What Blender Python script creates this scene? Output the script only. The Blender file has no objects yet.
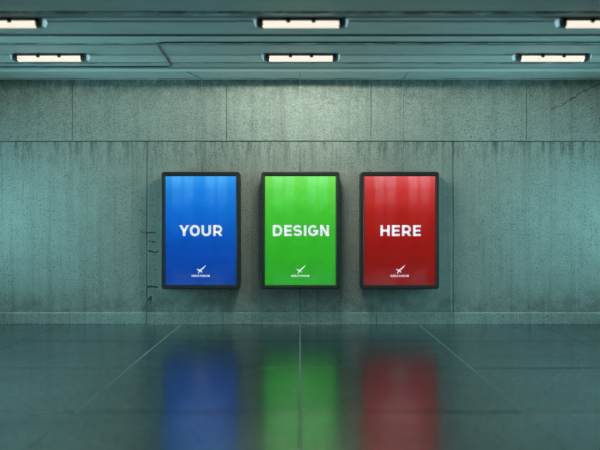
import bpy, bmesh, math, random
from mathutils import Vector, Matrix
random.seed(7)
scene = bpy.context.scene
COL = scene.collection
PI = math.pi

# ---------------------------------------------------------------- measures
F = 726.0            # focal length in pixels of the 600 px wide picture
EYE = 1.478
D = 11.0             # distance to the end wall
CEIL = 3.69
def wx(px, Y): return (px - 300.0) * Y / F
def wz(py, Y): return EYE + (226.0 - py) * Y / F
def cy(py): return (CEIL - EYE) * F / (226.0 - py)

# ---------------------------------------------------------------- mesh helpers
def box(bm, x0, x1, y0, y1, z0, z1, bev=0.0, seg=1):
    r = bmesh.ops.create_cube(bm, size=1.0)
    vs = r['verts']
    for v in vs:
        v.co = Vector((x0 + (v.co.x + .5) * (x1 - x0), y0 + (v.co.y + .5) * (y1 - y0), z0 + (v.co.z + .5) * (z1 - z0)))
    if bev > 0:
        es = list({e for v in vs for e in v.link_edges})
        bmesh.ops.bevel(bm, geom=es, offset=bev, segments=seg, profile=.5, affect='EDGES')

def prism(bm, pts, y0, y1):
    """closed polygon (x,z) pushed along Y"""
    n = len(pts)
    a = [bm.verts.new((p[0], y0, p[1])) for p in pts]
    b = [bm.verts.new((p[0], y1, p[1])) for p in pts]
    bm.faces.new(a); bm.faces.new(b[::-1])
    for i in range(n):
        j = (i + 1) % n
        bm.faces.new((a[j], a[i], b[i], b[j]))

def prism_x(bm, pts, x0, x1):
    """closed polygon (y,z) pushed along X"""
    n = len(pts)
    a = [bm.verts.new((x0, p[0], p[1])) for p in pts]
    b = [bm.verts.new((x1, p[0], p[1])) for p in pts]
    bm.faces.new(a); bm.faces.new(b[::-1])
    for i in range(n):
        j = (i + 1) % n
        bm.faces.new((a[j], a[i], b[i], b[j]))

def tube(bm, pts, r, seg=10):
    """round tube through points, parallel-transport frames"""
    P = [Vector(p) for p in pts]
    rings = []
    up = None
    for i, p in enumerate(P):
        t = (P[min(i + 1, len(P) - 1)] - P[max(i - 1, 0)]).normalized()
        if up is None:
            up = Vector((0, 0, 1)) if abs(t.z) < .9 else Vector((0, 1, 0))
        u = (up - t * up.dot(t)).normalized()
        v = t.cross(u)
        up = u
        rings.append([bm.verts.new(p + u * r * math.cos(2 * PI * k / seg) + v * r * math.sin(2 * PI * k / seg)) for k in range(seg)])
    for a, b in zip(rings, rings[1:]):
        for k in range(seg):
            bm.faces.new((a[k], a[(k + 1) % seg], b[(k + 1) % seg], b[k]))
    bm.faces.new(rings[0][::-1]); bm.faces.new(rings[-1])

def rounded(pts, r, n=6):
    """round the inner corners of a 3D polyline"""
    P = [Vector(p) for p in pts]
    out = [P[0]]
    for i in range(1, len(P) - 1):
        a = (P[i - 1] - P[i]); b = (P[i + 1] - P[i])
        d = min(r, a.length * .45, b.length * .45)
        A = P[i] + a.normalized() * d; B = P[i] + b.normalized() * d
        for k in range(n + 1):
            t = k / n
            out.append(A * (1 - t) ** 2 + P[i] * 2 * t * (1 - t) + B * t * t)
    out.append(P[-1])
    return out

def obj(name, bm, mat, parent=None, smooth=False):
    bmesh.ops.recalc_face_normals(bm, faces=bm.faces)
    me = bpy.data.meshes.new(name)
    bm.to_mesh(me); bm.free()
    if smooth:
        for p in me.polygons: p.use_smooth = True
    me.materials.append(mat)
    o = bpy.data.objects.new(name, me)
    COL.objects.link(o)
    if parent is not None: o.parent = parent
    return o

def tag(o, label, cat, group=None):
    o['label'] = label; o['category'] = cat
    if group: o['group'] = group
    return o
def struct(o):
    o['kind'] = 'structure'; return o
def empty(name, loc):
    o = bpy.data.objects.new(name, None); o.empty_display_size = .1
    o.location = loc; COL.objects.link(o); return o
def copy_tree(o, parent=None):
    c = o.copy(); COL.objects.link(c)
    if parent is not None: c.parent = parent
    for ch in list(o.children): copy_tree(ch, c)
    return c

# ---------------------------------------------------------------- node helper
class NT:
    def __init__(s, name):
        s.m = bpy.data.materials.new(name); s.m.use_nodes = True
        s.t = s.m.node_tree; s.t.nodes.clear()
        s.out = s.t.nodes.new('ShaderNodeOutputMaterial')
    def n(s, typ, ins=None, **kw):
        nd = s.t.nodes.new(typ)
        for k, v in kw.items(): setattr(nd, k, v)
        for k, v in (ins or {}).items(): s.set(nd.inputs[k], v)
        return nd
    def set(s, sock, v):
        if isinstance(v, bpy.types.NodeSocket): s.t.links.new(v, sock)
        else: sock.default_value = v
    def math(s, op, a, b=None, c=None, clamp=False):
        nd = s.n('ShaderNodeMath', operation=op, use_clamp=clamp)
        s.set(nd.inputs[0], a)
        if b is not None: s.set(nd.inputs[1], b)
        if c is not None: s.set(nd.inputs[2], c)
        return nd.outputs[0]
    def coords(s): return s.n('ShaderNodeTexCoord').outputs['Object']
    def sep(s, v):
        nd = s.n('ShaderNodeSeparateXYZ', {0: v}); return nd.outputs
    def mapping(s, v, scale=(1, 1, 1), loc=(0, 0, 0), rot=(0, 0, 0)):
        return s.n('ShaderNodeMapping', {'Vector': v, 'Scale': scale, 'Location': loc, 'Rotation': rot}).outputs[0]
    def noise(s, v, scale, detail=4, rough=.55, dist=0):
        return s.n('ShaderNodeTexNoise', {'Vector': v, 'Scale': scale, 'Detail': detail, 'Roughness': rough, 'Distortion': dist}).outputs['Fac']
    def remap(s, v, a, b, c=0.0, d=1.0, smooth=False):
        nd = s.n('ShaderNodeMapRange', {'Value': v, 'From Min': a, 'From Max': b, 'To Min': c, 'To Max': d})
        nd.clamp = True
        if smooth: nd.interpolation_type = 'SMOOTHSTEP'
        return nd.outputs[0]
    def mix(s, f, a, b, mode='MIX'):
        nd = s.n('ShaderNodeMix', data_type='RGBA', blend_type=mode)
        s.set(nd.inputs[0], f)
        s.set(nd.inputs[6], a if isinstance(a, bpy.types.NodeSocket) else (*a, 1))
        s.set(nd.inputs[7], b if isinstance(b, bpy.types.NodeSocket) else (*b, 1))
        return nd.outputs[2]
    def bsdf(s, color, rough=.5, metal=0, normal=None, spec=None, ior=None, coat=0, coat_rough=.1, emis=None, estr=0):
        nd = s.n('ShaderNodeBsdfPrincipled')
        I = nd.inputs
        s.set(I['Base Color'], color if isinstance(color, bpy.types.NodeSocket) else (*color, 1))
        s.set(I['Roughness'], rough); s.set(I['Metallic'], metal)
        if normal is not None: s.set(I['Normal'], normal)
        if spec is not None: s.set(I['Specular IOR Level'], spec)
        if ior is not None: s.set(I['IOR'], ior)
        s.set(I['Coat Weight'], coat); s.set(I['Coat Roughness'], coat_rough)
        if emis is not None:
            s.set(I['Emission Color'], emis if isinstance(emis, bpy.types.NodeSocket) else (*emis, 1))
            s.set(I['Emission Strength'], estr)
        s.t.links.new(nd.outputs[0], s.out.inputs[0])
        return nd
    def bump(s, h, strength=.3, dist=.01):
        return s.n('ShaderNodeBump', {'Height': h, 'Strength': strength, 'Distance': dist}).outputs[0]
    def seg(s, u, v, a, b):
        """distance from (u,v) to the segment a-b"""
        ax, ay = a; bx, by = b
        dx, dy = bx - ax, by - ay; L = dx * dx + dy * dy
        pu = s.math('SUBTRACT', u, ax); pv = s.math('SUBTRACT', v, ay)
        t = s.math('ADD', s.math('MULTIPLY', pu, dx / L), s.math('MULTIPLY', pv, dy / L), clamp=True)
        eu = s.math('SUBTRACT', pu, s.math('MULTIPLY', t, dx)); ev = s.math('SUBTRACT', pv, s.math('MULTIPLY', t, dy))
        return s.math('SQRT', s.math('ADD', s.math('MULTIPLY', eu, eu), s.math('MULTIPLY', ev, ev)))

def plain(name, color, rough=.5, metal=0, **k):
    m = NT(name); v = m.coords()
    n = m.noise(v, 60, 3)
    c = m.mix(n, tuple(x * .85 for x in color), tuple(min(1, x * 1.15) for x in color))
    m.bsdf(c, rough, metal, **k)
    return m.m

# ---------------------------------------------------------------- concrete
ZSEAM = wz(141.3, D)
def concrete(name, base_a, base_b, plinth=False):
    m = NT(name); v = m.coords(); x, y, z = m.sep(v)
    big = m.noise(v, .9, 4, .6)
    mid = m.noise(v, 5, 5, .6)
    fine = m.noise(v, 38, 4, .7)
    col = m.mix(m.remap(big, .3, .7), base_a, base_b)
    col = m.mix(m.remap(mid, .35, .7, 0, .45), col, tuple(c * .66 for c in base_a))
    col = m.mix(m.remap(fine, .45, .8, 0, .42), col, tuple(c * .45 for c in base_a))
    col = m.mix(m.remap(fine, .5, .22, 0, .35), col, tuple(min(1, c * 1.5) for c in base_b))
    grit = m.noise(v, 75, 3, .8)
    col = m.mix(m.remap(grit, .50, .66, 0, .62), col, tuple(c * .42 for c in base_a))
    col = m.mix(m.remap(grit, .47, .34, 0, .5), col, tuple(min(1, c * 1.45) for c in base_b))
    blot = m.noise(v, 13, 4, .7)
    col = m.mix(m.remap(blot, .55, .72, 0, .4), col, tuple(c * .55 for c in base_a))
    # vertical form-board streaks
    st = m.noise(m.mapping(v, (7, 1, .22)), 1.3, 4, .6)
    col = m.mix(m.remap(st, .48, .7, 0, .38), col, tuple(c * .5 for c in base_a))
    st2 = m.noise(m.mapping(v, (22, 1, .5), (3, 0, 0)), 1.2, 3, .5)
    col = m.mix(m.remap(st2, .55, .75, 0, .14), col, tuple(min(1, c * 1.35) for c in base_b))
    # pits
    def pits(scale, thr, keep):
        vo = m.n('ShaderNodeTexVoronoi', {'Vector': m.mapping(v, (1, 1, .8)), 'Scale': scale, 'Randomness': 1})
        r = m.sep(vo.outputs['Color'])[0]
        d = m.remap(vo.outputs['Distance'], thr, thr * .6)
        return m.math('MULTIPLY', d, m.math('LESS_THAN', r, keep))
    p = m.math('MAXIMUM', pits(46, .34, .30), pits(19, .17, .22))
    patch = m.remap(m.noise(v, 1.7, 3), .35, .6)
    p = m.math('MULTIPLY', p, m.math('ADD', m.math('MULTIPLY', patch, .7), .3))
    col = m.mix(m.math('MULTIPLY', p, .8), col, (.02, .028, .025))
    h = m.math('SUBTRACT', m.math('ADD', m.math('MULTIPLY', fine, .4), m.math('MULTIPLY', mid, .4)), p)
    if not plinth:
        # drip stains that hang from the seam and from the ceiling line
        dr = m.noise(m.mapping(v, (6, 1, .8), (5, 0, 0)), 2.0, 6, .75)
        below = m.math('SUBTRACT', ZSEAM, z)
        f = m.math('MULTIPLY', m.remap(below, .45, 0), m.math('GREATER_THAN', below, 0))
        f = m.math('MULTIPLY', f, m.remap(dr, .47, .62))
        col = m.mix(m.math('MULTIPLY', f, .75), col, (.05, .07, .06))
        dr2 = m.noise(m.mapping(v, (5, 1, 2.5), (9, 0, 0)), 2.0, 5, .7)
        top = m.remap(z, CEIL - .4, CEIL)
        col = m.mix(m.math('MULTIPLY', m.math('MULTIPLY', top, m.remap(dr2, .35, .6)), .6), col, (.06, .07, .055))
        # splash dirt just above the plinth
        lo = m.remap(z, .55, .15)
        col = m.mix(m.math('MULTIPLY', m.math('MULTIPLY', lo, m.remap(mid, .35, .6)), .45), col, (.05, .065, .06))
        # cracks and formwork marks beside the joint
        nz = m.noise(v, 9, 4, .6); nx = m.noise(m.mapping(v, loc=(4, 2, 7)), 9, 4, .6)
        u = m.math('ADD', x, m.math('MULTIPLY', m.math('SUBTRACT', nx, .5), .10))
        w = m.math('ADD', z, m.math('MULTIPLY', m.math('SUBTRACT', nz, .5), .10))
        def P(px, py): return (wx(px, D), wz(py, D))
        cr = None
        for a, b, wd in [((551, 109), (563, 105), .004), ((563, 105), (573, 98), .006), ((573, 98), (578, 94), .012), ((578, 94), (600, 84), .007),
                         ((600, 84), (622, 80), .006),
                         ((148, 232.5), (156, 233.5), .009), ((149, 242), (156, 242), .007), ((149, 251), (158, 252), .011), ((148, 287), (157, 286.5), .014),
                         ((148, 301), (151, 297), .016), ((151, 297), (150, 304), .010), ((140, 233), (147, 233), .004)]:
            d = m.seg(u, w, P(*a), P(*b))
            k = m.remap(d, wd * .8 + .005, wd * .4)
            cr = k if cr is None else m.math('MAXIMUM', cr, k)
        col = m.mix(m.math('MULTIPLY', cr, .85), col, (.018, .02, .018))
        h = m.math('SUBTRACT', h, cr)
    m.bsdf(col, m.remap(mid, .3, .7, .62, .85), normal=m.bump(h, .55, .012), spec=.35)
    return m.m

M_WALL = concrete('wall_concrete', (.36, .43, .385), (.43, .50, .45))
M_PLINTH = concrete('plinth_concrete', (.37, .46, .42), (.45, .54, .49), plinth=True)

# floor: polished, slightly wet concrete slabs
def floor_mat():
    m = NT('polished_floor'); v = m.coords()
    big = m.noise(v, .55, 4, .6); mid = m.noise(v, 3.2, 5, .6); fine = m.noise(v, 60, 4, .7)
    grain = m.noise(v, 18, 4, .6)
    col = m.mix(m.remap(big, .3, .7), (.012, .036, .044), (.022, .052, .062))
    col = m.mix(m.remap(mid, .4, .7, 0, .5), col, (.010, .026, .028))
    col = m.mix(m.remap(fine, .55, .8, 0, .5), col, (.06, .09, .09))
    rough = m.math('ADD', m.remap(mid, .3, .7, .16, .21), m.remap(fine, .4, .7, -.02, .05))
    grain2 = m.noise(v, 34, 3, .7)
    h = m.math('ADD', m.math('MULTIPLY', grain2, .7), m.math('MULTIPLY', fine, .3))
    m.bsdf(col, rough, normal=m.bump(h, .8, .005), ior=1.6, spec=.5, coat=m.math('MULTIPLY', m.remap(m.noise(m.mapping(v, (1, 1.6, 1), (3, 5, 0)), .9, 5, .65), .32, .66, .62, 1.0), m.remap(m.noise(m.mapping(v, (1, .55, 1)), 24, 3, .75), .36, .56, .35, 1.0)), coat_rough=rough)
    bs = next(q for q in m.t.nodes if q.type == 'BSDF_PRINCIPLED')
    bs.inputs['Coat IOR'].default_value = 3.4; bs.inputs['Coat Tint'].default_value = (.9, .98, 1, 1)
    return m.m
M_FLOOR = floor_mat()
M_LIT_EDGE = plain('lit_edge_joint', (.42, .58, .56), .9, spec=.1)
M_SUB = plain('joint_filler', (.015, .028, .03), .8)

# painted ceiling with grime along the board joints
GROOVES_PX = [62.5, 55.0, 44.8, 34.3, 21.3, 17.0, 12.0]
def ceil_mat():
    m = NT('painted_ceiling'); v = m.coords(); x, y, z = m.sep(v)
    big = m.noise(m.mapping(v, (.35, 1, 1)), 1.4, 4, .6); mid = m.noise(m.mapping(v, (.5, 2.5, 1)), 5, 5, .65)
    fine = m.noise(v, 40, 4, .6)
    col = m.mix(m.remap(big, .3, .7), (.53, .57, .54), (.61, .645, .61))
    col = m.mix(m.remap(mid, .45, .75, 0, .4), col, (.28, .35, .34))
    col = m.mix(m.remap(fine, .5, .8, 0, .25), col, (.2, .27, .26))
    # every board between two joints took the paint a little differently
    tone = None
    for py, k in [(66.5, .86), (62.5, 1.12), (55.0, .92), (44.8, 1.14), (34.3, .94), (21.3, .90), (17.0, .82), (12.0, .74)]:
        st_ = m.math('MULTIPLY', m.math('LESS_THAN', y, cy(py)), k)
        tone = st_ if tone is None else m.n('ShaderNodeMix', {0: m.math('LESS_THAN', y, cy(py)), 2: tone, 3: k}).outputs[0]
    tone = m.math('MAXIMUM', tone, m.math('MULTIPLY', m.math('GREATER_THAN', y, cy(66.5)), 1.0))
    cmb = m.n('ShaderNodeCombineColor', {0: tone, 1: tone, 2: tone}).outputs[0]
    col = m.mix(1.0, col, cmb, 'MULTIPLY')
    grime = m.noise(m.mapping(v, (1, 4, 1), (2, 1, 0)), 3.2, 5, .7)
    band = None
    for py, wd in [(63.3, .05), (43.6, .07), (13.5, .13), (78.5, .05)]:
        d = m.math('ABSOLUTE', m.math('SUBTRACT', y, cy(py)))
        k = m.remap(d, wd, wd * .3)
        band = k if band is None else m.math('MAXIMUM', band, k)
    g = m.math('MULTIPLY', band, m.remap(grime, .42, .54))
    col = m.mix(m.math('MULTIPLY', g, .85), col, (.06, .09, .055))
    m.bsdf(col, .55, normal=m.bump(m.math('ADD', mid, fine), .2, .005), spec=.4)
    return m.m
M_CEIL = ceil_mat()

M_PIPE = plain('dark_conduit', (.07, .09, .09), .35)
M_TRAY = plain('painted_metal_trunking', (.80, .86, .84), .35)
M_CABLE = plain('pale_cable', (.30, .44, .46), .5)
M_CLIP = plain('zinc_clip', (.62, .72, .74), .35, .6)
M_FRAME = plain('black_powder_coat', (.030, .031, .027), .5)
M_GASKET = plain('rubber_gasket', (.008, .008, .008), .6)
M_BRACKET = plain('bracket_steel', (.05, .055, .055), .45, .5)
M_HOUSE = plain('lamp_housing', (.30, .36, .36), .45)
M_DARK = plain('lamp_socket', (.05, .05, .048), .5)
M_CAP = plain('lamp_end_cap', (.16, .15, .14), .5)
M_CHROME = plain('lamp_chrome', (.80, .93, 1.0), .35, .3)
M_MULL = plain('window_frame_metal', (.10, .12, .12), .5)
M_BACK = plain('rear_plaster', (.08, .10, .10), .8)

# ---------------------------------------------------------------- the hall
XH = 8.2; YB = -8.0
# floor slabs: joints measured in the picture
SL = 118.0 * D / F * 1.0   # 1.788 m wide
YJ = 1.715
bm = bmesh.new()
ny0 = -6
rows = [D + .15] + [D * .848 - k * 1.777 for k in range(0, 11)]
for a, b in zip(rows, rows[1:]):
    if b < YB: b = YB
    for ix in range(-4, 4):
        x0 = ix * SL; x1 = x0 + SL
        box(bm, x0 + .0034, x1 - .0034, b + .007, a - .007, -.06, random.uniform(-.0006, .0006), .004, 2)
floor = struct(obj('floor', bm, M_FLOOR))
bm = bmesh.new(); box(bm, -6.4, 6.4, YB - .2, D + .5, -.2, -.012)
struct(obj('floor_bed', bm, M_SUB, floor))
for ix in (-1, 0, 1):  # pale strips paint in the light caught by the slab edges
    bm = bmesh.new(); box(bm, ix * SL - .0032, ix * SL + .0032, YB, D, -.012, -.0015)
    struct(obj('lit_edge_strip', bm, M_LIT_EDGE, floor))

# end wall: lower slabs, upper slabs standing 3 cm proud, recessed core
bm = bmesh.new()
ZP = wz(312.2, D)
g = .004
low = [147 + 153 * k for k in range(-2, 5)]
upp = [73, 226.5, 371, 526]
upp = [-159, -78] + upp + [678, 759]
for a, b in zip(low, low[1:]):
    box(bm, wx(a, D) + g, wx(b, D) - g, D, D + .2, -.02, ZSEAM - .004, .006, 2)
for a, b in zip(upp, upp[1:]):
    box(bm, wx(a, D) + g * .7, wx(b, D) - g * .7, D - .022, D + .2, ZSEAM + .004, CEIL + .05, .007, 2)
wall = struct(obj('wall_back', bm, M_WALL))
bm = bmesh.new(); box(bm, wx(low[0], D), wx(low[-1], D), D + .06, D + .3, -.1, CEIL + .06)
struct(obj('wall_core', bm, M_SUB, wall))

# plinth blocks
bm = bmesh.new()
s = 147 - 76.4 * 4
while s < 740:
    x0, x1 = wx(s, D) + .004, wx(s + 76.4, D) - .004
    yf = D - .045; c = .012
    pts = [(yf, .001), (yf, ZP - c), (yf + c, ZP), (D + .02, ZP), (D + .02, .001)]
    prism_x(bm, pts, x0, x1)
    s += 76.4
struct(obj('baseboard_back', bm, M_PLINTH))

# ceiling: one profile with V joints, pushed along X
bm = bmesh.new()
gs = sorted([cy(p) for p in GROOVES_PX] + [6.6, 6.05, 5.3, 4.5, 3.7, 2.9, 2.1, 1.3, .5, -.5, -1.5, -2.5, -3.5, -4.5, -5.5, -6.5])
prof = [(YB - .2, CEIL)]
for q in gs:
    w = {55.0: .026, 21.3: .032, 17.0: .022, 12.0: .025, 62.5: .016, 44.8: .018, 34.3: .016}.get(next((p for p in GROOVES_PX if abs(q - cy(p)) < .001), 0), .02)
    prof += [(q - w, CEIL), (q - w * .8, CEIL + .028), (q + w * .8, CEIL + .028), (q + w, CEIL)]
prof += [(D + .3, CEIL), (D + .3, CEIL + .1), (YB - .2, CEIL + .1)]
prism_x(bm, prof, -6.1, 6.1)
struct(obj('ceiling', bm, M_CEIL))

# rear wall behind the viewer with tall mullioned windows (seen mirrored in the display glass)
PITCH = 1.377; WW = .47
bm = bmesh.new()
nW = 4
cent = [(k) * PITCH + .30 + .42 for k in range(-nW, nW)]
SILL = 1.15; HEAD = 3.62
edges = [-6.1] + [e for c in cent for e in (c - WW, c + WW)] + [6.1]
for i in range(0, len(edges), 2):
    box(bm, edges[i], edges[i + 1], YB - .15, YB, 0, CEIL)
box(bm, -6.1, 6.1, YB - .15, YB - .001, 0, SILL); box(bm, -6.1, 6.1, YB - .15, YB - .001, HEAD, CEIL)
struct(obj('wall_rear', bm, M_BACK))
def glass_mat(name, tint):
    m = NT(name); v = m.coords()
    tr = m.n('ShaderNodeBsdfTransparent', {'Color': m.mix(m.noise(v, 3), tint, tuple(t * .85 for t in tint))})
    gl = m.n('ShaderNodeBsdfGlossy', {'Roughness': .03, 'Color': (1, 1, 1, 1)})
    fr = m.n('ShaderNodeFresnel', {'IOR': 1.5})
    mx = m.n('ShaderNodeMixShader', {0: fr.outputs[0], 1: tr.outputs[0], 2: gl.outputs[0]})
    m.t.links.new(mx.outputs[0], m.out.inputs[0])
    return m.m
M_CLEAR = glass_mat('clear_pane', (.95, .98, .98)); M_SHADE = glass_mat('shaded_pane', (.46, .46, .46)); M_TINT = glass_mat('tinted_pane', (.36, .36, .36))
# side walls; their unseen windows are added to light the end wall's sides
XS = 5.9
SW = (8.5, 10.7, .7, 2.6)
for side, sg in (('left', -1), ('right', 1)):
    bm = bmesh.new()
    xa, xb = sorted((sg * XS, sg * (XS + .2)))
    box(bm, xa, xb, YB, SW[0], 0, CEIL); box(bm, xa, xb, SW[1], D, 0, CEIL)
    box(bm, xa, xb, SW[0], SW[1], 0, SW[2]); box(bm, xa, xb, SW[0], SW[1], SW[3], CEIL)
    struct(obj('wall_' + side, bm, M_BACK))
    bm = bmesh.new(); xm = sg * (XS + .06)
    for q in (SW[0], (SW[0] + SW[1]) / 2 - .02, SW[1] - .04): box(bm, xm - .025, xm + .025, q, q + .04, SW[2], SW[3])
    for q in (SW[2], SW[3] - .04): box(bm, xm - .025, xm + .025, SW[0], SW[1], q, q + .04)
    w = struct(obj('window_%d' % (20 + (sg > 0)), bm, M_MULL))
    bm = bmesh.new(); box(bm, xm - .004, xm + .004, SW[0], SW[1], SW[2], SW[3]); struct(obj('pane', bm, M_CLEAR, w))
    pl = bpy.data.lights.new('portal', 'AREA'); pl.shape = 'RECTANGLE'; pl.size = SW[3] - SW[2]; pl.size_y = SW[1] - SW[0]
    pl.cycles.is_portal = True
    po = bpy.data.objects.new('added_window_portal', pl); COL.objects.link(po)
    po.location = (sg * (XS + .1), (SW[0] + SW[1]) / 2, (SW[2] + SW[3]) / 2)
    po.rotation_euler = (0, sg * PI / 2, 0)
for i, c in enumerate(cent):
    bm = bmesh.new()
    for x, q in ((c - WW, .05), (c - WW / 2 - .03, .012), (c - .05, .10), (c + WW / 2 + .01, .012), (c + WW - .05, .05)): box(bm, x, x + q, YB - .1, YB - .05, SILL, HEAD)
    for z in (SILL, 1.7, 2.30, 2.95, HEAD - .025): box(bm, c - WW, c + WW, YB - .1, YB - .05, z, z + .025)
    w = struct(obj('window_%d' % (i + 1), bm, M_MULL))
    bm = bmesh.new(); box(bm, c - WW, c + WW, YB - .08, YB - .07, 2.32, HEAD); struct(obj('upper_pane', bm, M_SHADE, w))
    bm = bmesh.new(); box(bm, c - WW, c + WW, YB - .08, YB - .07, SILL, 2.32); struct(obj('lower_pane', bm, M_TINT, w))

# ---------------------------------------------------------------- ceiling services
# rectangular trunking hugging the ceiling near the wall
bm = bmesh.new()
ya, yb = cy(69.6), cy(67.4)
box(bm, -5.85, 5.85, yb, ya, CEIL - .03, CEIL, .010, 1)
tr = obj('cable_trunking', bm, M_TRAY)
tag(tr, 'pale straight metal trunking along the ceiling just in front of the concrete wall', 'cable trunking')
def clips(name, pts, size, mat, parent):
    for p in pts:
        b = bmesh.new(); box(b, p[0] - size[0], p[0] + size[0], p[1] - size[1], p[1] + size[1], p[2] - size[2], p[2] + size[2], size[1] * .3)
        obj(name, b, mat, parent)

bm = bmesh.new(); yq = cy(70.3)  # dark cable also stands in for the shadow line at the trunking's edge
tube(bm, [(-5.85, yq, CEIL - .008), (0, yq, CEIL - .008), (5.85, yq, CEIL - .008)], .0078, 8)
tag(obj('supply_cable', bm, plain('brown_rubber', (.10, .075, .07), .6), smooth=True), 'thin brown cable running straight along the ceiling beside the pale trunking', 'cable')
# thin dark pipe with the dog-leg
zc = CEIL - .009
def C(px, py): Y = cy(py); return (wx(px, Y), Y, zc)
bm = bmesh.new()
pp = rounded([(-5.85, cy(66.3), zc), C(172.5, 66.0), C(155.5, 41.8), (5.85, cy(41.8), zc)], .13, 8)
tube(bm, pp, .0085, 10)
pipe = obj('conduit_pipe', bm, M_PIPE, smooth=True)
tag(pipe, 'thin dark ceiling pipe that bends through a slanting dog-leg', 'pipe')
clips('pipe_clip', [(wx(q, cy(41.8)), cy(41.8), CEIL - .010) for q in (190, 290, 388, 486, 580)], (.010, .016, .010), M_PIPE, pipe)
bm = bmesh.new(); yy = cy(34.9)
tube(bm, [(-5.85, yy, zc), (0, yy, zc), (5.85, yy, zc)], .008, 10)
p2 = obj('conduit_pipe', bm, M_PIPE, smooth=True)
tag(p2, 'thin straight dark ceiling pipe between the two rows of strip lights', 'pipe')
clips('pipe_clip', [(wx(q, yy), yy, CEIL - .010) for q in (60, 180, 300, 420, 540)], (.009, .014, .010), M_PIPE, p2)

# three supply cables down the wall into the tops of the displays
r = .006
def cable(px, start, name_label):
    x = wx(px, D)
    yw = D - .022 - r
    yl = D - r
    zt = 0
    pts = [start, (x, D - .10, CEIL - r)] if start[0] != x else [start]
    path = rounded(pts + [(x, yw, CEIL - r), (x, yw, ZSEAM + .01), (x, yl, ZSEAM - .03), (x, yl, 2.21)], .05, 5)
    bm = bmesh.new(); tube(bm, path, r, 8)
    c = obj('power_cable', bm, M_CABLE, smooth=True)
    tag(c, name_label, 'cable', 'power cables dropping to the displays')
    clips('cable_clip', [(x, yw - .002, wz(q, D)) for q in (88, 111, 128)] + [(x, yl - .002, wz(q, D)) for q in (145, 161)], (.009, .008, .006), M_CLIP, c)
    return c
cable(202.3, (wx(186, cy(71.2)), cy(71.0), CEIL - r), 'pale thin cable running down the wall into the top of the blue display')
cable(300.2, (wx(300.2, D), cy(70.2), CEIL - r), 'pale thin cable running down the wall into the top of the green display')
cable(402.6, (wx(408.5, cy(71.2)), cy(70.6), CEIL - r), 'pale thin cable running down the wall into the top of the red display')

# ---------------------------------------------------------------- strip lights
def lens_mat(name, strength=2.0):
    m = NT(name); v = m.coords()
    n = m.noise(v, 8, 2)
    em = m.n('ShaderNodeEmission', {'Color': m.mix(n, (1, .85, .71), (1, .88, .75)), 'Strength': strength})
    tr = m.n('ShaderNodeBsdfTransparent', {'Color': (1, 1, 1, 1)})
    mx = m.n('ShaderNodeMixShader', {0: .5, 1: tr.outputs[0], 2: em.outputs[0]})
    m.t.links.new(mx.outputs[0], m.out.inputs[0])
    return m.m
M_LENS = lens_mat('lit_diffuser', 1.32)
M_TIP = NT('glowing_tip'); M_TIP.bsdf((.6, .7, .75), .3, emis=(.26, .40, .46), estr=1.0); M_TIP = M_TIP.m
M_LENS_C, M_LENS_F, M_LENS_S = 43.0, 12.0, 5.0
def strip_light(loc, label, lens):
    t = empty('strip_light', loc)
    tag(t, label, 'ceiling light', 'strip lights on the ceiling')
    L = .503
    bm = bmesh.new()           # housing: shallow trapezoid tray
    prism_x(bm, [(-.055, 0), (-.065, -.03), (.065, -.03), (.055, 0)], -L + .03, L - .03)
    obj('housing', bm, M_HOUSE, t)
    bm = bmesh.new()           # glowing diffuser, half-round trough
    pts = [(-.058, -.031)] + [(-.058 * math.cos(a), -.040 - .050 * math.sin(a)) for a in [PI * k / 10 for k in range(11)]] + [(.058, -.031)]
    prism_x(bm, pts, -.405, .405)
    obj('diffuser', bm, M_LENS, t)
    for k in range(5):         # the tube inside the diffuser
        pl = bpy.data.lights.new('tube_light', 'SPOT'); pl.energy = lens; pl.color = (1, 1, .86); pl.shadow_soft_size = 0; pl.spot_size = math.radians(180); pl.spot_blend = .05
        po = bpy.data.objects.new('tube_light', pl); COL.objects.link(po); po.parent = t; po.location = ((k - 2) * .17, 0, -.062)
    for sgn in (-1, 1):
        bm = bmesh.new()
        pts = [(-.061, -.0305)] + [(-.061 * math.cos(a), -.040 - .052 * math.sin(a)) for a in [PI * k / 10 for k in range(11)]] + [(.061, -.0305)]
        prism_x(bm, pts, min(sgn * .405, sgn * .455), max(sgn * .405, sgn * .455))
        obj('end_cap', bm, M_CAP, t)
        bm = bmesh.new()       # bright bracket ear that tapers away from the cap
        prism(bm, [(sgn * .456, -.088), (sgn * .474, -.084), (sgn * .480, -.031), (sgn * .480, -.001), (sgn * .456, -.001)], -.045, .045)
        obj('end_bracket', bm, M_HOUSE, t)
        bm = bmesh.new()       # translucent tip; the tube's light in it is painted as emission
        prism(bm, [(sgn * .481, -.078), (sgn * .490, -.070), (sgn * .503, -.035), (sgn * .503, -.012), (sgn * .481, -.012)], -.036, .036)
        obj('end_lens', bm, M_TIP, t)
    for x in (-.43, -.135, .135, .43):
        bm = bmesh.new()
        box(bm, x - .022, x + .022, -.074, -.0595, -.052, -.004, .004)
        obj('latch', bm, M_DARK, t)
        bm = bmesh.new(); box(bm, x - .022, x + .022, .0595, .074, -.052, -.004, .004)
        obj('latch', bm, M_DARK, t)
    return t
yA, yB = cy(54.5), cy(19.5)
sx = 3.234
lc = strip_light((wx(301, yA), yA, CEIL), 'lit strip light over the green display, nearer the wall', M_LENS_C)
strip_light((wx(301, yA) - sx, yA, CEIL), 'whole lit strip light towards the ceiling\'s left end, nearer the wall', M_LENS_S)
strip_light((wx(301, yA) + sx, yA, CEIL), 'whole lit strip light towards the ceiling\'s right end, nearer the wall', M_LENS_S)
strip_light((wx(301, yB), yB, CEIL), 'large blurred lit strip light in the middle of the front row, farther from the wall', M_LENS_F)
strip_light((wx(301, yB) - sx, yB, CEIL), 'lit strip light cut off by the picture\'s left edge', M_LENS_S)
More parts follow.
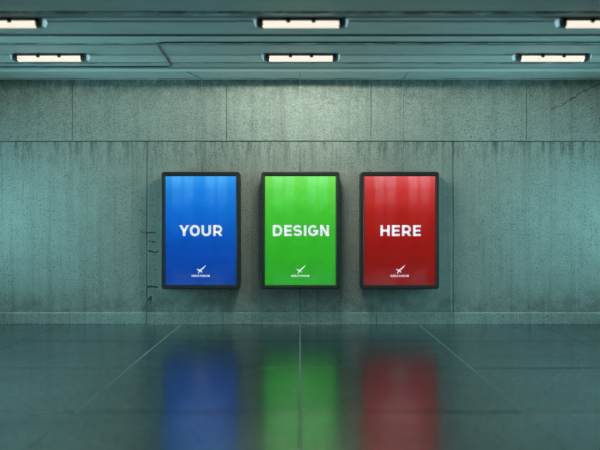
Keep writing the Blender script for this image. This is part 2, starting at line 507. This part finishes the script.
strip_light((wx(301, yB) + sx, yB, CEIL), 'lit strip light cut off by the picture\'s right edge', M_LENS_S)

# ---------------------------------------------------------------- lettering (strokes)
def stroke(bm, pts, w, y0, y1, h=None):
    """a bent bar along (x,z) points, w thick"""
    P = [Vector((a, b)) for a, b in pts]
    Lp, Rp = [], []
    for i, p in enumerate(P):
        t0 = (P[i] - P[i - 1]).normalized() if i > 0 else (P[1] - P[0]).normalized()
        t1 = (P[i + 1] - P[i]).normalized() if i < len(P) - 1 else t0
        n = Vector((-(t0.y + t1.y), t0.x + t1.x)).normalized()
        k = 1.0 / max(.5, n.dot(Vector((-t0.y, t0.x))))
        Lp.append(p + n * w / 2 * k); Rp.append(p - n * w / 2 * k)
    for i in range(len(P) - 1):
        prism(bm, [tuple(Lp[i]), tuple(Lp[i + 1]), tuple(Rp[i + 1]), tuple(Rp[i])], y0, y1)
def arc(cx, cz, rx, rz, a0, a1, n=12, e=2.0):
    out = []
    for k in range(n + 1):
        a = math.radians(a0 + (a1 - a0) * k / n)
        c, s_ = math.cos(a), math.sin(a)
        out.append((cx + rx * math.copysign(abs(c) ** (2 / e), c), cz + rz * math.copysign(abs(s_) ** (2 / e), s_)))
    return out
def letter(bm, ch, x0, w, z0, H, t, y0, y1):
    """x0 left, w width, H cap height, t stem"""
    b = t * .86; x1 = x0 + w; z1 = z0 + H; xm = x0 + w / 2; zm = z0 + H / 2
    S = lambda pts, ww=t: stroke(bm, pts, ww, y0, y1)
    V = lambda x: S([(x, z0), (x, z1)])
    Hh = lambda z, a, c: S([(a, z), (c, z)], b)
    l, r_ = x0 + t / 2, x1 - t / 2
    if ch == 'Y':
        S([(xm, z0), (xm, z0 + H * .46)])
        prism(bm, [(x0, z1), (x0 + t * 1.1, z1), (xm + t * .5, z0 + H * .40), (xm - t * .5, z0 + H * .40)], y0, y1)
        prism(bm, [(x1, z1), (x1 - t * 1.1, z1), (xm - t * .5, z0 + H * .40), (xm + t * .5, z0 + H * .40)], y0, y1)
    elif ch == 'O':
        S(arc(xm, zm, w / 2 - t / 2, H / 2 - b / 2 + .004 * H, 0, 360, 32, 2.2))
    elif ch == 'U':
        R = w / 2 - t / 2
        S([(l, z1), (l, z0 + R * .95 + b / 2)] + arc(xm, z0 + R * .95 + b / 2, R, R * .95, 180, 360, 14, 2.2)[1:] + [(r_, z1)])
    elif ch == 'R':
        V(l); q = H * .27
        zc_ = z1 - b / 2 - q
        S([(l, z1 - b / 2), (x1 - t / 2 - q, z1 - b / 2)] + arc(x1 - t / 2 - q, zc_, q, q, 90, -90, 10)[1:] + [(l, zc_ - q)], b * 1.05)
        prism(bm, [(xm - t * .15, zc_ - q), (xm + t * .9, zc_ - q), (x1 + t * .08, z0), (x1 - t * 1.1, z0)], y0, y1)
    elif ch == 'D':
        V(l); q = H / 2 - b / 2
        S([(l, z1 - b / 2), (x1 - t / 2 - q * .8, z1 - b / 2)] + arc(x1 - t / 2 - q * .8, zm, q * .8, q, 90, -90, 14, 2.1)[1:] + [(l, z0 + b / 2)], t * .95)
    elif ch == 'E':
        V(l); Hh(z1 - b / 2, l, x1); Hh(zm, l, x1 - w * .07); Hh(z0 + b / 2, l, x1)
    elif ch == 'H':
        V(l); V(r_); Hh(zm, l, r_)
    elif ch == 'I': V(xm)
    elif ch == 'N':
        V(l); V(r_)
        prism(bm, [(x0, z1), (x0 + t * 1.05, z1), (x1, z0), (x1 - t * 1.05, z0)], y0, y1)
    elif ch == 'S':
        q = (H - b) / 4; R = w / 2 - t / 2
        S(arc(xm, z1 - b / 2 - q, R * .94, q, 25, 270, 16, 2.1) + arc(xm, z0 + b / 2 + q, R, q, 90, -155, 16, 2.1)[1:], t * .92)
    elif ch == 'G':
        S(arc(xm, zm, w / 2 - t / 2, H / 2 - b / 2, 42, 360, 26, 2.2)[:-2] + [(r_, z0 + H * .30), (r_, z0 + H * .50)], t * .95)
        Hh(z0 + H * .47, xm + w * .02, x1)
    elif ch == 'K':
        V(l); S([(l, zm), (x1 - t / 2, z1)]); S([(l + t / 2, zm), (x1 - t / 2, z0)])
    elif ch == 'A':
        S([(x0 + t / 2, z0), (xm, z1)]); S([(xm, z1), (x1 - t / 2, z0)]); Hh(z0 + H * .3, x0 + t, x1 - t)
    elif ch == 'T':
        V(xm); Hh(z1 - b / 2, x0, x1)
    elif ch == 'W':
        S([(x0 + t / 2, z1), (x0 + w * .28, z0)]); S([(x0 + w * .28, z0), (xm, z1)]); S([(xm, z1), (x0 + w * .72, z0)]); S([(x0 + w * .72, z0), (x1 - t / 2, z1)])

# ---------------------------------------------------------------- displays
DEP = .28                      # case depth
YF = D - DEP                   # front face
K = YF / F                     # metres per pixel on the front
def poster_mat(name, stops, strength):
    """back-lit print: a colour fade with the pale reflection at the top painted in"""
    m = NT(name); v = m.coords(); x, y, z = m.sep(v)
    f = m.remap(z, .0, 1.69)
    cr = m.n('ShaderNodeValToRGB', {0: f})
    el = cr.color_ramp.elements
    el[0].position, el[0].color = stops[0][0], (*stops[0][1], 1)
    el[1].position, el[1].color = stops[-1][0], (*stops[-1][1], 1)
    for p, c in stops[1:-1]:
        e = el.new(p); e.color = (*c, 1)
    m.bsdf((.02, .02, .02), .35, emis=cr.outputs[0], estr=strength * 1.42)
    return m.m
def lin(r, g, b):
    f = lambda c: (c / 255 / 12.92) if c <= 10 else ((c / 255 + .055) / 1.055) ** 2.4
    return (f(r), f(g), f(b))
M_WHITE = NT('lit_white'); M_WHITE.bsdf((.5, .5, .5), .4, emis=lin(232, 240, 250), estr=1.0); M_WHITE = M_WHITE.m
M_GLASS = glass_mat('display_glass', (1, 1, 1))

def rrect(w, h, r, n=6):
    pts = []
    for cx_, cz_, a0 in ((w / 2 - r, h - r, 0), (-w / 2 + r, h - r, 90), (-w / 2 + r, r, 180), (w / 2 - r, r, 270)):
        for k in range(n + 1):
            a = math.radians(a0 + 90 * k / n)
            pts.append((cx_ + r * math.cos(a), cz_ + r * math.sin(a)))
    return pts
def display(px0, px1, label, mat, word, spec, ink=None):
    """px0..px1: outer case edges; word letters given in picture pixels"""
    px0 -= .5; px1 += .4
    cxp = (px0 + px1) / 2; cx = wx(cxp, YF)
    top, bot = 171.7, 289.3
    zb = wz(bot, YF); W = (px1 - px0) * K; Hh = (bot - top) * K
    t = empty('poster_display', (cx, YF, zb))
    tag(t, label, 'display', 'backlit poster displays on the wall')
    # case: rounded ring with chamfer front, closed box behind
    ow = W / 2; ins_x = 3.4 * K; ins_t = 3.9 * K; ins_b = 3.6 * K
    iw = ow - ins_x; iz0 = ins_b; iz1 = Hh - ins_t
    bm = bmesh.new()
    def loop(pts, y): return [bm.verts.new((p[0], y, p[1])) for p in pts]
    def scaled(dx):
        q = rrect(W - 2 * dx, Hh - 2 * dx, max(.042 - dx, .004)); return [(a, b + dx) for a, b in q]
    def inner(dx):
        w2 = iw - dx; r0 = .006
        q = rrect(2 * w2, (iz1 - iz0) - 2 * dx, r0); return [(a, b + iz0 + dx) for a, b in q]
    Ls = [loop(scaled(0.004), DEP - .022), loop(scaled(0), DEP - .03), loop(scaled(0), .014), loop(scaled(.004), .004), loop(scaled(.012), 0), loop(inner(-.010), .002), loop(inner(0), .012), loop(inner(0), .045)]
    for a, b in zip(Ls, Ls[1:]):
        n = len(a)
        for i in range(n): bm.faces.new((a[i], a[(i + 1) % n], b[(i + 1) % n], b[i]))
    bm.faces.new(Ls[0]); bm.faces.new(Ls[-1][::-1])
    obj('case', bm, M_FRAME, t)
    # wall brackets behind
    for zz in (.35, Hh - .35):
        bm = bmesh.new()
        box(bm, -W * .32, W * .32, DEP - .0215, DEP - .002, zz - .04, zz + .04, .003)
        obj('wall_bracket', bm, M_BRACKET, t)
    # gasket, poster, glass
    bm = bmesh.new()
    for a in (box,):
        a(bm, -iw, -iw + .008, .014, .03, iz0, iz1); a(bm, iw - .008, iw, .014, .03, iz0, iz1)
        a(bm, -iw + .008, iw - .008, .014, .03, iz0, iz0 + .008); a(bm, -iw + .008, iw - .008, .014, .03, iz1 - .008, iz1)
    obj('gasket', bm, M_GASKET, t)
    bm = bmesh.new(); box(bm, -iw + .001, iw - .001, .030, .040, 0, iz1 - iz0 - .002)
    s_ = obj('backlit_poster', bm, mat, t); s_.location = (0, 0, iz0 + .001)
    # words
    H = 10.9 * K; zt = (bot - 236.1) * K - iz0
    bm = bmesh.new()
    for ch, a, b in word:
        letter(bm, ch, (a - cxp) * K, (b - a) * K, zt, H, 2.55 * K, .0285, .0299)
    obj('lettering', bm, M_WHITE, s_)
    # emblem: slanted dart with fins, name under it
    ex = cxp - 200.5 if False else 0
    bm = bmesh.new()
    base = cxp + .2
    def E(u, v):   # u,v in the 10.9x close-up of the blue one, origin at (175,255)
        return ((175 + u / 10.9 - 200.6) * K, (bot - (255 + v / 10.9)) * K - iz0)
    prism(bm, [E(340, 108), E(326, 132), E(294, 164), E(284, 170), E(276, 160), E(300, 138)], .0285, .0299)
    prism(bm, [E(284, 154), E(287, 172), E(297, 192), E(290, 195), E(278, 182), E(264, 190), E(254, 207), E(248, 203), E(256, 186), E(258, 174), E(246, 168), E(236, 156), E(241, 152), E(258, 160), E(270, 160)], .0284, .0298)
    obj('emblem', bm, M_WHITE, s_)
    bm = bmesh.new()
    ws = [20, 20, 19, 22, 20, 20, 20, 22, 27]; u = 180
    for ch, w_ in zip('KREATHROW', ws):
        a = E(u, 241); b = E(u + w_, 219)
        letter(bm, ch, a[0], (b[0] - a[0]) * .93, a[1], b[1] - a[1], .0062, .0285, .0299)
        u += w_ + 1.3
    obj('caption', bm, M_WHITE, s_)
    bm = bmesh.new(); box(bm, -iw + .009, iw - .009, .018, .022, iz0 + .009, iz1 - .009)
    obj('cover_glass', bm, M_GLASS, t)
    return t
def let(s, off, sc, arr): return [(c, off + a / sc, off + b / sc) for c, a, b in arr]
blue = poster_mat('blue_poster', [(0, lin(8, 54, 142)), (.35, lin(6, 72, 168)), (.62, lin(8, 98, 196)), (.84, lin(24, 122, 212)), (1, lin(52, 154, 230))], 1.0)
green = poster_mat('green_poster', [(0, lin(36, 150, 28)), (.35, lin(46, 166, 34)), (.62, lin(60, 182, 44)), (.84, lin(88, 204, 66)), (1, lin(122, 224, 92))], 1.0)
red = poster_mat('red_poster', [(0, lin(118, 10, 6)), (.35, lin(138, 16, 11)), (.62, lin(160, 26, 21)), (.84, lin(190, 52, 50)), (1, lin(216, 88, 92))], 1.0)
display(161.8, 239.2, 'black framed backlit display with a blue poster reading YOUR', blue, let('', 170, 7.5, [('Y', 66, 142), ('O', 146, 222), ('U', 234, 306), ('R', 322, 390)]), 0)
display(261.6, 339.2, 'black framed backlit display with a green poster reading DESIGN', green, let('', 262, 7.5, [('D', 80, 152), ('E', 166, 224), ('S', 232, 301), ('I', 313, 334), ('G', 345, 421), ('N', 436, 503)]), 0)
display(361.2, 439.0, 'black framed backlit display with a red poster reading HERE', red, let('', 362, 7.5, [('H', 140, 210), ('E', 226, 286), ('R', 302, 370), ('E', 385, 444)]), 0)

# ---------------------------------------------------------------- daylight through the added side windows and the rear windows
w = bpy.data.worlds.new('World'); scene.world = w; w.use_nodes = True
bg = w.node_tree.nodes['Background']
# the sky is brightest high up; behind the rear windows it sinks into haze towards the horizon
nt = w.node_tree; N = nt.nodes.new
tc = N('ShaderNodeTexCoord'); sp = N('ShaderNodeSeparateXYZ'); nt.links.new(tc.outputs['Generated'], sp.inputs[0])
up = N('ShaderNodeMapRange'); up.interpolation_type = 'SMOOTHSTEP'; nt.links.new(sp.outputs[2], up.inputs[0])
for i, q in ((1, .015), (2, .12), (3, .06), (4, 1.25)): up.inputs[i].default_value = q
bk = N('ShaderNodeMath'); bk.operation = 'LESS_THAN'; bk.inputs[1].default_value = -.85; nt.links.new(sp.outputs[1], bk.inputs[0])
mx = N('ShaderNodeMix'); nt.links.new(bk.outputs[0], mx.inputs[0]); mx.inputs[2].default_value = 1; nt.links.new(up.outputs[0], mx.inputs[3])
ml = N('ShaderNodeMath'); ml.operation = 'MULTIPLY'; ml.inputs[1].default_value = 16.0; nt.links.new(mx.outputs[0], ml.inputs[0])
nt.links.new(ml.outputs[0], bg.inputs[1])
bg.inputs[0].default_value = (.40, .88, .96, 1)

# ---------------------------------------------------------------- camera
cam = bpy.data.cameras.new('camera'); co = bpy.data.objects.new('camera', cam); COL.objects.link(co)
co.location = (0, 0, EYE); co.rotation_euler = (PI / 2, 0, 0)
cam.lens = F / 600 * 36; cam.sensor_width = 36
cam.shift_y = 1.0 / 600
cam.clip_end = 100
cam.dof.use_dof = True; cam.dof.focus_distance = D - .2; cam.dof.aperture_fstop = cam.lens / 1000 / .085
scene.camera = co
vs = scene.view_settings
scene.display_settings.display_device = 'sRGB'
vs.view_transform = 'Standard'; vs.look = 'None'; vs.exposure = 0; vs.gamma = 1; vs.use_curve_mapping = False
scene.cycles.max_bounces = 8
scene.cycles.use_denoising = True
